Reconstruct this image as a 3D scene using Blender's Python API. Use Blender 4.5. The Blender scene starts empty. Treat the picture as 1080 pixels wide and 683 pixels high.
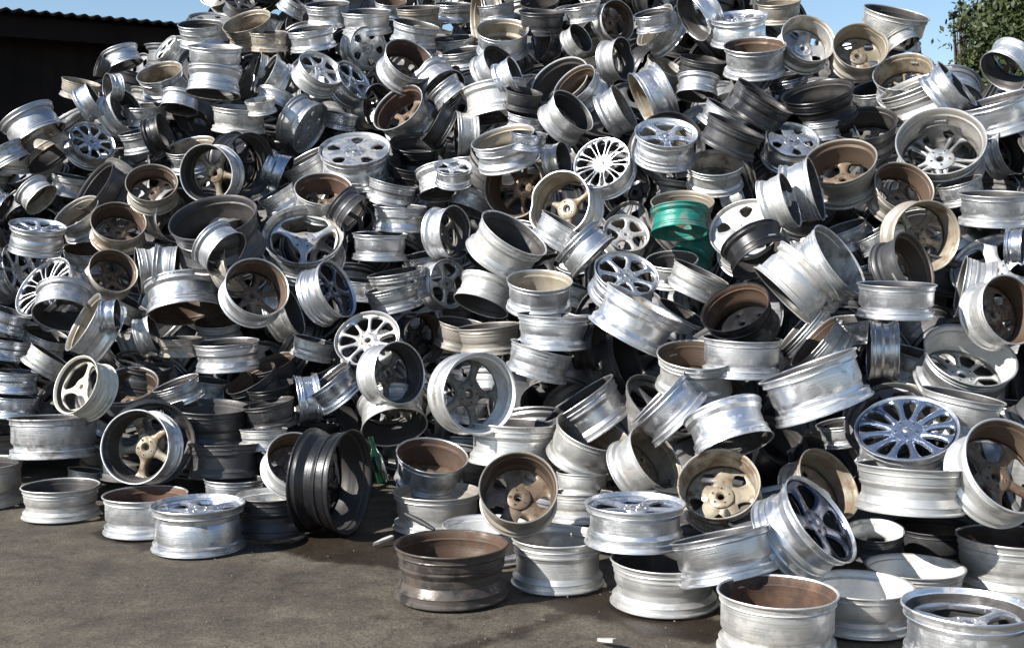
import bpy, bmesh, math, random
import numpy as np
from mathutils import Vector, Matrix, noise
random.seed(7)
R = math.radians
scene = bpy.context.scene
col = scene.collection

# ---------------------------------------------------------------- camera
FPX, CX, CY, HZ, CAMZ = 1300.0, 540.0, 341.5, 245.0, 1.45
cam_d = bpy.data.cameras.new('camera')
cam = bpy.data.objects.new('camera', cam_d); col.objects.link(cam)
cam_d.sensor_width = 36.0; cam_d.lens = FPX / 1080.0 * 36.0
cam_d.clip_start = 0.05; cam_d.clip_end = 3000
PITCH = math.atan((CY - HZ) / FPX)
cam.location = (0, 0, CAMZ)
cam.rotation_euler = (math.pi / 2 - PITCH, 0, 0)
scene.camera = cam
# ---------------------------------------------------------------- light
SUN_EL, SUN_AZ = R(35), R(-119)          # azimuth from +Y, clockwise
sdir = Vector((math.sin(SUN_AZ) * math.cos(SUN_EL), math.cos(SUN_AZ) * math.cos(SUN_EL), math.sin(SUN_EL)))
world = bpy.data.worlds.new('World'); scene.world = world; world.use_nodes = True
wn = world.node_tree
sky = wn.nodes.new('ShaderNodeTexSky'); sky.sky_type = 'NISHITA'; sky.sun_disc = False
sky.sun_elevation = SUN_EL; sky.sun_rotation = SUN_AZ
sky.air_density = 1.0; sky.dust_density = 0.4; sky.ozone_density = 2.6
wn.links.new(sky.outputs[0], wn.nodes['Background'].inputs[0])
wn.nodes['Background'].inputs[1].default_value = 0.078
sl = bpy.data.lights.new('sun', 'SUN'); sl.energy = 5.0; sl.angle = R(0.5); sl.color = (1.0, 0.965, 0.91)
so = bpy.data.objects.new('sun', sl); col.objects.link(so)
so.rotation_euler = sdir.to_track_quat('Z', 'Y').to_euler()
scene.view_settings.view_transform = 'Standard'; scene.view_settings.look = 'None'
scene.view_settings.exposure = 0.98; scene.view_settings.gamma = 1.0
scene.view_settings.use_curve_mapping = False
scene.cycles.max_bounces = 6; scene.cycles.glossy_bounces = 4; scene.cycles.diffuse_bounces = 3

# ---------------------------------------------------------------- helpers
def mesh_obj(name, verts, faces, mats, parent=None, idx=None, smooth=None):
    me = bpy.data.meshes.new(name)
    me.from_pydata(verts, [], faces)
    for m in (mats if isinstance(mats, (list, tuple)) else [mats]): me.materials.append(m)
    if idx is not None: me.polygons.foreach_set('material_index', idx)
    if smooth is not None:
        me.polygons.foreach_set('use_smooth', [True] * len(me.polygons))
        me.set_sharp_from_angle(angle=R(smooth))
    me.update()
    if parent == 'MESH': return me
    o = bpy.data.objects.new(name, me); col.objects.link(o)
    if parent: o.parent = parent
    return o
def props(o, label=None, cat=None, group=None, kind=None):
    if label: o['label'] = label
    if cat: o['category'] = cat
    if group: o['group'] = group
    if kind: o['kind'] = kind
    return o
def empty(name, loc=(0, 0, 0)):
    o = bpy.data.objects.new(name, None); col.objects.link(o); o.location = loc
    o.empty_display_size = 0.1
    return o
def box(x0, x1, y0, y1, z0, z1):
    v = [(x, y, z) for z in (z0, z1) for y in (y0, y1) for x in (x0, x1)]
    return v, [(0, 2, 3, 1), (4, 5, 7, 6), (0, 1, 5, 4), (2, 6, 7, 3), (0, 4, 6, 2), (1, 3, 7, 5)]
def ray(px, py, D):                       # a point seen at (px,py), D metres ahead
    dx, dy = (px - CX) / FPX, -(py - CY) / FPX
    v = Vector((dx, dy, -1.0)) * D
    return CAM_R @ v + Vector((0, 0, CAMZ))
CAM_R = Matrix.Rotation(math.pi / 2 - PITCH, 3, 'X')

# ---------------------------------------------------------------- materials
def mat(name):
    m = bpy.data.materials.new(name); m.use_nodes = True
    nt = m.node_tree; return m, nt, nt.nodes['Principled BSDF']
def nd(nt, t, **k):
    n = nt.nodes.new(t)
    for a, b in k.items(): setattr(n, a, b)
    return n
def metal(name, base, rough, dirt, amount, metallic=0.9, scale=3.0, bands=True, vary=.68):
    """cast or painted metal with streaky wear turned round the axis, grime patches and a little bump"""
    m, nt, b = mat(name); L = nt.links.new
    tc = nd(nt, 'ShaderNodeTexCoord'); oi = nd(nt, 'ShaderNodeObjectInfo')
    add = nd(nt, 'ShaderNodeVectorMath', operation='ADD')
    mul = nd(nt, 'ShaderNodeMath', operation='MULTIPLY'); mul.inputs[1].default_value = 37.0
    L(oi.outputs['Random'], mul.inputs[0])
    sx = nd(nt, 'ShaderNodeSeparateXYZ'); L(tc.outputs['Object'], sx.inputs[0])
    def m_(op, a, b_=None, c_=None, clamp=False):
        n = nd(nt, 'ShaderNodeMath', operation=op, use_clamp=clamp)
        for i_, v_ in enumerate((a, b_, c_)):
            if v_ is None: continue
            if isinstance(v_, (int, float)): n.inputs[i_].default_value = v_
            else: L(v_, n.inputs[i_])
        return n.outputs[0]
    L(tc.outputs['Object'], add.inputs[0]); L(mul.outputs[0], add.inputs[1])
    n1 = nd(nt, 'ShaderNodeTexNoise'); n1.inputs['Scale'].default_value = scale; n1.inputs['Detail'].default_value = 7; n1.inputs['Roughness'].default_value = 0.62
    L(add.outputs[0], n1.inputs['Vector'])
    mp = nd(nt, 'ShaderNodeMapping'); mp.inputs['Scale'].default_value = (1.2, 1.2, 26)
    L(add.outputs[0], mp.inputs[0])
    n2 = nd(nt, 'ShaderNodeTexNoise'); n2.inputs['Scale'].default_value = 1.6; n2.inputs['Detail'].default_value = 4
    L(mp.outputs[0], n2.inputs['Vector'])
    n3 = nd(nt, 'ShaderNodeTexNoise'); n3.inputs['Scale'].default_value = 34; n3.inputs['Detail'].default_value = 3
    L(add.outputs[0], n3.inputs['Vector'])
    r1 = nd(nt, 'ShaderNodeMapRange'); r1.inputs[1].default_value = 0.62 - 0.35 * amount; r1.inputs[2].default_value = 0.80 - 0.3 * amount
    L(n1.outputs[0], r1.inputs[0])
    r3 = nd(nt, 'ShaderNodeMapRange'); r3.inputs[1].default_value = 0.68; r3.inputs[2].default_value = 0.74; r3.inputs[4].default_value = 0.5
    L(n3.outputs[0], r3.inputs[0])
    mx = nd(nt, 'ShaderNodeMath', operation='MAXIMUM'); L(r1.outputs[0], mx.inputs[0]); L(r3.outputs[0], mx.inputs[1])
    # how dirty this one rim is
    per = m_('MULTIPLY_ADD', m_('FRACT', m_('MULTIPLY', oi.outputs['Random'], 7.31)), .9, .35)
    tot = m_('MULTIPLY', mx.outputs[0], per, None, True)
    if bands:                                # rubber marks where the tyre beads sat, broken up by wear
        z = sx.outputs['Z']
        b1 = m_('SUBTRACT', 1.0, m_('MULTIPLY', m_('ABSOLUTE', m_('ADD', z, .115)), 16.0), None, True)
        b2 = m_('SUBTRACT', 1.0, m_('MULTIPLY', m_('ABSOLUTE', m_('ADD', z, .805)), 16.0), None, True)
        wear = nd(nt, 'ShaderNodeMapRange'); wear.inputs[1].default_value = .44; wear.inputs[2].default_value = .62; L(n1.outputs[0], wear.inputs[0])
        bb = m_('MULTIPLY', m_('MAXIMUM', b1, b2), m_('MULTIPLY', wear.outputs[0], m_('MULTIPLY', per, .9)), None, True)
        tot = m_('MAXIMUM', tot, bb)
    dm = nd(nt, 'ShaderNodeMath', operation='MULTIPLY'); dm.inputs[1].default_value = min(1, 0.5 + amount); L(tot, dm.inputs[0])
    # per-rim tint and streaks
    hs = nd(nt, 'ShaderNodeHueSaturation'); hs.inputs['Color'].default_value = (*base, 1)
    rv = nd(nt, 'ShaderNodeMapRange'); rv.inputs[3].default_value = vary; rv.inputs[4].default_value = 1.05; L(oi.outputs['Random'], rv.inputs[0])
    sv = nd(nt, 'ShaderNodeMapRange'); sv.inputs[1].default_value = 0.3; sv.inputs[2].default_value = 0.7; sv.inputs[3].default_value = 0.88; sv.inputs[4].default_value = 1.06; L(n2.outputs[0], sv.inputs[0])
    vv = nd(nt, 'ShaderNodeMath', operation='MULTIPLY'); L(rv.outputs[0], vv.inputs[0]); L(sv.outputs[0], vv.inputs[1]); L(vv.outputs[0], hs.inputs['Value'])
    mix = nd(nt, 'ShaderNodeMix', data_type='RGBA'); L(dm.outputs[0], mix.inputs[0]); L(hs.outputs[0], mix.inputs[6]); mix.inputs[7].default_value = (*dirt, 1)
    L(mix.outputs[2], b.inputs['Base Color'])
    mm = nd(nt, 'ShaderNodeMapRange'); mm.inputs[3].default_value = metallic; mm.inputs[4].default_value = metallic * 0.15; L(dm.outputs[0], mm.inputs[0]); L(mm.outputs[0], b.inputs['Metallic'])
    ra = nd(nt, 'ShaderNodeMapRange'); ra.inputs[3].default_value = rough; ra.inputs[4].default_value = 0.8; L(dm.outputs[0], ra.inputs[0])
    rb = nd(nt, 'ShaderNodeMath', operation='MULTIPLY_ADD'); rb.inputs[1].default_value = 0.12; L(n2.outputs[0], rb.inputs[0]); L(ra.outputs[0], rb.inputs[2])
    rc = nd(nt, 'ShaderNodeMath', operation='SUBTRACT'); rc.inputs[1].default_value = 0.06; L(rb.outputs[0], rc.inputs[0]); L(rc.outputs[0], b.inputs['Roughness'])
    bp = nd(nt, 'ShaderNodeBump'); bp.inputs['Strength'].default_value = 0.10; bp.inputs['Distance'].default_value = 0.02
    mp2 = nd(nt, 'ShaderNodeMapping'); mp2.inputs['Scale'].default_value = (5, 60, 8); mp2.inputs['Rotation'].default_value = (.5, .3, .9); L(add.outputs[0], mp2.inputs[0])
    n4 = nd(nt, 'ShaderNodeTexNoise'); n4.inputs['Scale'].default_value = 1.5; n4.inputs['Detail'].default_value = 5; L(mp2.outputs[0], n4.inputs['Vector'])
    rb2 = m_('MULTIPLY_ADD', m_('SUBTRACT', n4.outputs[0], .5), .22, rc.outputs[0]); L(rb2, b.inputs['Roughness'])
    ad = nd(nt, 'ShaderNodeMath', operation='MULTIPLY_ADD'); ad.inputs[1].default_value = 0.4; L(n3.outputs[0], ad.inputs[0]); L(n2.outputs[0], ad.inputs[2])
    L(ad.outputs[0], bp.inputs['Height']); L(bp.outputs[0], b.inputs['Normal'])
    return m
GR = (0.13, 0.115, 0.10)
OUT = dict(
    s=metal('silver_alloy', (0.68, 0.69, 0.70), 0.40, GR, 0.40, .92),
    b=metal('bright_alloy', (0.80, 0.81, 0.83), 0.34, GR, 0.26, .94),
    w=metal('pale_painted_alloy', (0.72, 0.715, 0.695), 0.43, (0.22, 0.185, 0.14), 0.34, 0.8),
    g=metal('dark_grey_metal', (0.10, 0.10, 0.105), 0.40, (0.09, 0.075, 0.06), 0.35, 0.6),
    k=metal('black_painted_steel', (0.018, 0.018, 0.02), 0.33, (0.06, 0.05, 0.04), 0.22, 0.3),
    t=metal('green_painted_metal', (0.012, 0.20, 0.155), 0.38, (0.14, 0.16, 0.14), 0.42, 0.2),
    c=metal('blue_tinted_chrome', (0.60, 0.64, 0.71), 0.24, GR, 0.08),
    d=metal('dusty_alloy', (0.46, 0.43, 0.38), 0.45, (0.20, 0.14, 0.085), 0.5, 0.6),
    e=metal('cream_painted_alloy', (0.80, 0.76, 0.64), 0.42, (0.22, 0.17, 0.12), 0.2, 0.2),
    m=metal('dark_bronze_metal', (0.095, 0.086, 0.080), 0.42, (0.065, 0.05, 0.04), 0.55, 0.75),
    f=metal('blue_chrome', (0.40, 0.46, 0.58), 0.17, (0.10, 0.10, 0.12), 0.1),
    h=metal('blue_black_chrome', (0.07, 0.08, 0.12), 0.12, (0.05, 0.05, 0.06), 0.1))
INN = dict(
    n=metal('brake_dust_brown', (0.155, 0.115, 0.085), 0.5, (0.07, 0.038, 0.022), 0.75, 0.5, 2.6, False, .5),
    t=metal('tan_brake_dust', (0.37, 0.33, 0.26), 0.5, (0.15, 0.105, 0.065), 0.6, 0.45, 2.4, False, .6),
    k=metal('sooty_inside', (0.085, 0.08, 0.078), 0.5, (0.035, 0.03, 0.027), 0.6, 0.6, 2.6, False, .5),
    s=metal('worn_inside', (0.52, 0.50, 0.46), 0.42, (0.17, 0.13, 0.09), 0.5, 0.7, 2.6, False),
    w=metal('clean_pale_inside', (0.76, 0.76, 0.74), 0.45, (0.30, 0.27, 0.22), 0.3, 0.35, 2.6, False),
    r=metal('rusty_inside', (0.155, 0.09, 0.058), 0.6, (0.05, 0.03, 0.022), 0.8, 0.3, 2.6, False, .6),
    t2=OUT['t'])
FACE_IN = dict(n=metal('rusty_hub_metal', (0.27, 0.20, 0.14), 0.42, (0.08, 0.045, 0.026), 0.6, 0.5, 4, False),
    t=metal('golden_dusty_metal', (0.38, 0.34, 0.26), 0.42, (0.13, 0.08, 0.045), 0.6, 0.5, 4, False),
    k=metal('sooty_spoke_metal', (0.26, 0.24, 0.21), 0.42, (0.05, 0.04, 0.03), 0.5, 0.7, 4, False))
FACE_IN['r'] = FACE_IN['n']; FACE_IN['s'] = OUT['s']; FACE_IN['w'] = OUT['w']

# ---------------------------------------------------------------- rim geometry (unit: flange radius = 1, front at z = 0, back at z = -0.9)
NSEG = 72
def profile(v):
    a, bb = [(.24, .38), (.20, .30), (.30, .46), (.24, .55), (.18, .26)][v]
    dr = [.872, .86, .88, .885, .865][v]; br = [.915, .90, .93, .925, .928][v]
    outer = [(.992, -.004), (1.0, -.018), (.998, -.04), (.982, -.052), (.962, -.066), (.955, -.09), (.953, -.15), (.962, -.165), (.95, -.18)]
    outer += [(dr + .01, -a), (dr, -a - .015), (dr, -bb), (dr + .012, -bb - .02), (br - .01, -bb - .07), (br, -bb - .09)]
    if v in (0, 3): outer += [(br + .002, -.62), (br + .018, -.632), (br + .02, -.66), (br + .004, -.672)]
    if v == 2: outer += [(br, -.56), (br - .02, -.575), (br - .02, -.60), (br, -.615)]
    outer += [(br + .004, -.725), (.95, -.742), (.962, -.755), (.953, -.77), (.956, -.835), (.963, -.85), (.983, -.86), (1.0, -.868), (1.004, -.885), (.995, -.898)]
    inner = [(.975, -.897), (.955, -.875), (.935, -.84), (.925, -.76), (.898, -.735), (br - .025, -.71), (br - .03, -bb - .10), (dr - .03, -bb - .0), (dr - .03, -a - .01), (.915, -.165), (.925, -.085), (.945, -.05), (.968, -.02), (.975, -.006)]
    return outer, inner
def lathe(pts, n=NSEG, close=True, flip=False):
    V = []; F = []
    for i in range(n):
        a = 2 * math.pi * i / n; c, s = math.cos(a), math.sin(a)
        V += [(r * c, r * s, z) for r, z in pts]
    m = len(pts)
    for i in range(n):
        j = (i + 1) % n
        for k in range(m if close else m - 1):
            l = (k + 1) % m
            q = (i * m + k, i * m + l, j * m + l, j * m + k)
            F.append(q[::-1] if flip else q)
    return V, F
BAR = []
for v in range(8):
    o_, i_ = profile(v % 5); pts = o_ + i_
    V, F = lathe(pts)
    m = len(pts); no = len(o_)
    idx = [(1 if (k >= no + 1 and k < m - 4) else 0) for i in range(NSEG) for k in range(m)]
    # small dents so that no flange is a perfect circle
    V2 = []
    for x, y, z in V:
        a = math.atan2(y, x); r = math.hypot(x, y)
        d = 0.006 * math.sin(3 * a + v) + 0.004 * math.sin(7 * a + 2 * v) * max(0, abs(z + .45) - .3) * 4
        dz = 0.004 * math.sin(2 * a + v)
        if v >= 5:                           # a rim with a kicked-in flange
            e = abs((a - v + math.pi) % (2 * math.pi) - math.pi); near = max(0, 1 - abs(z + (.88 if v != 6 else .02)) / .3)
            g_ = math.exp(-(e / .28) ** 2) * near; d -= .085 * g_; dz += .05 * g_ * (1 if v != 6 else -1)
        V2.append((x * (1 + d), y * (1 + d), z + dz))
    BAR.append(mesh_obj('barrel', V2, F, [OUT['s'], INN['k']], 'MESH', idx, 28))

# name: (n windows, ra, rb, spoke half width in/out, z hub, z rim, crown, thickness, alternate shrink)
STY = {
    's3': (3, .30, .88, .075, .085, -.26, -.20, .035, .10, None),
    's5': (5, .34, .87, .085, .125, -.12, -.10, .035, .10, None),
    's5w': (5, .34, .86, .13, .20, -.14, -.07, .03, .10, None),
    's6': (6, .36, .87, .08, .10, -.10, -.10, .03, .09, None),
    's7': (7, .34, .87, .07, .085, -.12, -.06, .04, .09, None),
    's8': (8, .36, .87, .06, .06, -.12, -.08, .03, .09, None),
    's9': (9, .38, .86, .055, .06, -.10, -.07, .03, .08, None),
    's10': (10, .36, .87, .042, .05, -.12, -.08, .03, .08, None),
    's5t': (10, .32, .87, .04, .045, -.14, -.10, .03, .08, 0.35),
    'star5': (5, .46, .80, .20, .28, -.10, -.08, .02, .08, None),
    'mesh': (18, .34, .90, .016, .024, -.10, -.05, .02, .06, 0.6),
    'fan': (12, .36, .90, .05, .085, -.07, -.03, .04, .09, None),
    'disc': (5, .52, .66, .25, .30, -.16, -.12, .01, .05, None),
}
def seat(p):                                 # keep the face inside the barrel wall
    r = math.hypot(p[0], p[1])
    lim = float(np.interp(p[2], [-.24, -.185, -.15, 0], [.825, .83, .915, .915]))
    if r > lim: return (p[0] * lim / r, p[1] * lim / r, p[2])
    return p
def spoke_geo(st, k, NR=14, NC=8):
    n, ra, rb, s0, s1, zh, zr, crown, th, alt = STY[st]
    r0, r1 = .30, .925
    top = []; bot = []
    def half(kk, r):                         # half width (m) of window kk at radius r
        t = (r - ra) / (rb - ra)
        if t <= 0 or t >= 1: return 0.0
        sh = (1 - abs(2 * t - 1) ** 3.5) ** (1 / 2.6)
        sp = s0 + (s1 - s0) * t
        h = max(0.0, r * math.pi / n - sp) * sh
        if alt is not None: h *= alt if kk % 2 else 2 - alt
        return h
    for i in range(NR + 1):
        r = r0 + (r1 - r0) * i / NR
        a0 = 2 * math.pi * k / n + half(k, r) / r
        a1 = 2 * math.pi * (k + 1) / n - half(k + 1, r) / r
        u = i / NR
        z = zh + (zr - zh) * u + 0.02 * math.sin(u * math.pi)
        for j in range(NC + 1):
            c = j / NC; a = a0 + (a1 - a0) * c
            e = 1 - abs(2 * c - 1) ** 3
            top.append((r * math.cos(a), r * math.sin(a), z + crown * (e - 1)))
            bot.append((r * math.cos(a), r * math.sin(a), z - crown - th * (0.55 + 0.45 * e)))
    V = [seat(p) for p in top + bot]; o = len(top); F = []; w = NC + 1
    for i in range(NR):
        for j in range(NC):
            a = i * w + j; F.append((a, a + w, a + w + 1, a + 1)); F.append((o + a, o + a + 1, o + a + w + 1, o + a + w))
        a = i * w; F.append((a, o + a, o + a + w, a + w)); a = i * w + NC; F.append((a, a + w, o + a + w, o + a))
    for j in range(NC):
        F.append((j, j + 1, o + j + 1, o + j)); a = NR * w + j; F.append((a, o + a, o + a + 1, a + 1))
    return V, F
def hub_geo(st):
    zh = STY[st][5]
    pts = [(.085, zh - .02), (.10, zh + .004), (.17, zh + .012), (.30, zh - .004), (.315, zh - .03), (.315, zh - .14), (.27, zh - .17), (.13, zh - .17), (.10, zh - .14), (.085, zh - .12)]
    V, F = lathe(pts, 40)
    # lug seats: raised rings on both sides
    for k in range(5):
        a = 2 * math.pi * (k + .5) / 5; cx, cy = .215 * math.cos(a), .215 * math.sin(a)
        for zz, s in ((zh + .006, 1), (zh - .168, -1)):
            rp = [(.024, zz - .004 * s), (.026, zz + .012 * s), (.042, zz + .012 * s), (.048, zz - .004 * s)]
            v, f = lathe(rp, 12, flip=s < 0); o = len(V)
            V += [(x + cx, y + cy, z) for x, y, z in v]; F += [tuple(i + o for i in q) for q in f]
    o = len(V)                                # outer ring that the spokes run into
    zr = STY[st][6]
    v, f = lathe([(.905, zr - .01), (.925, zr + .012), (.93, zr - .02), (.925, zr - .10), (.905, zr - .08)], NSEG)
    V += [seat(p) for p in v]; F += [tuple(i + o for i in q) for q in f]
    return V, F
def holes_geo(st):
    zh = STY[st][5]; V = []; F = []
    for k in range(5):
        a = 2 * math.pi * (k + .5) / 5; cx, cy = .215 * math.cos(a), .215 * math.sin(a)
        for zz in (zh + .0135, zh - .175):
            o = len(V); V += [(cx + .024 * math.cos(t * math.pi / 4), cy + .024 * math.sin(t * math.pi / 4), zz) for t in range(8)]
            F.append(tuple(range(o, o + 8)) if zz > zh else tuple(range(o + 7, o - 1, -1)))
    return V, F
FM = {}
hole_m, hnt, hb = mat('dark_bolt_hole'); hb.inputs['Base Color'].default_value = (.012, .011, .01, 1); hb.inputs['Roughness'].default_value = .9
cap_m = metal('centre_cap_metal', (0.5, 0.5, 0.52), 0.3, GR, 0.2)
for st in STY:
    V, F = hub_geo(st); Vh, Fh = holes_geo(st)
    hub = mesh_obj('wheel_face', V + Vh, F + [tuple(i + len(V) for i in f) for f in Fh], [OUT['s'], hole_m], 'MESH', [0] * len(F) + [1] * len(Fh), 35)
    sp = []; VV, FF = list(V), list(F)
    for k in range(STY[st][0]):
        v, f = spoke_geo(st, k)
        sp.append(mesh_obj('spoke', v, f, [OUT['s']], 'MESH', None, 40))
        o = len(VV); VV += v; FF += [tuple(i + o for i in q) for q in f]
    o = len(VV)
    whole = mesh_obj('wheel_face', VV + Vh, FF + [tuple(i + o for i in f) for f in Fh], [OUT['s'], hole_m], 'MESH', [0] * len(FF) + [1] * len(Fh), 40)
    zh = STY[st][5]
    cv, cf = lathe([(.0, zh + .03), (.05, zh + .028), (.085, zh + .015), (.095, zh - .0), (.09, zh - .03), (0, zh - .03)], 24, close=False)
    FM[st] = (hub, sp, whole, mesh_obj('centre_cap', cv, cf, [cap_m], 'MESH', None, 50))

def setmat(o, i, m):
    s = o.material_slots[i]; s.link = 'OBJECT'; s.material = m
def add_mesh(name, me, parent, mats):
    o = bpy.data.objects.new(name, me); col.objects.link(o); o.parent = parent
    for i, m in enumerate(mats): setmat(o, i, m)
    return o

# ---------------------------------------------------------------- surface of the heap as seen from the yard
def lerp(x, xs, ys): return float(np.interp(x, xs, ys))
def d_front(px): return lerp(px, [-400, 0, 205, 330, 440, 560, 690, 820, 1080, 1500], [7.0, 6.25, 5.8, 5.85, 5.8, 5.2, 4.75, 4.35, 4.2, 4.2])
def y_base(px): return lerp(px, [-400, 0, 205, 420, 560, 690, 820, 1080], [520, 540, 560, 575, 600, 640, 670, 690])
def depth(px, py):
    yb = y_base(px); t = max(0.0, (yb - py) / yb)
    return d_front(px) + lerp(t, [0, .3, .57, .8, 1.0, 1.3], [0, .75, 1.6, 2.7, 4.1, 6.5])
def skyline(px): return lerp(px, [-400, 0, 60, 110, 190, 240, 800, 850, 960, 1010, 1080, 1500], [330, 140, 110, 60, 15, -60, -60, 15, 40, 65, 75, 300])

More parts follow.
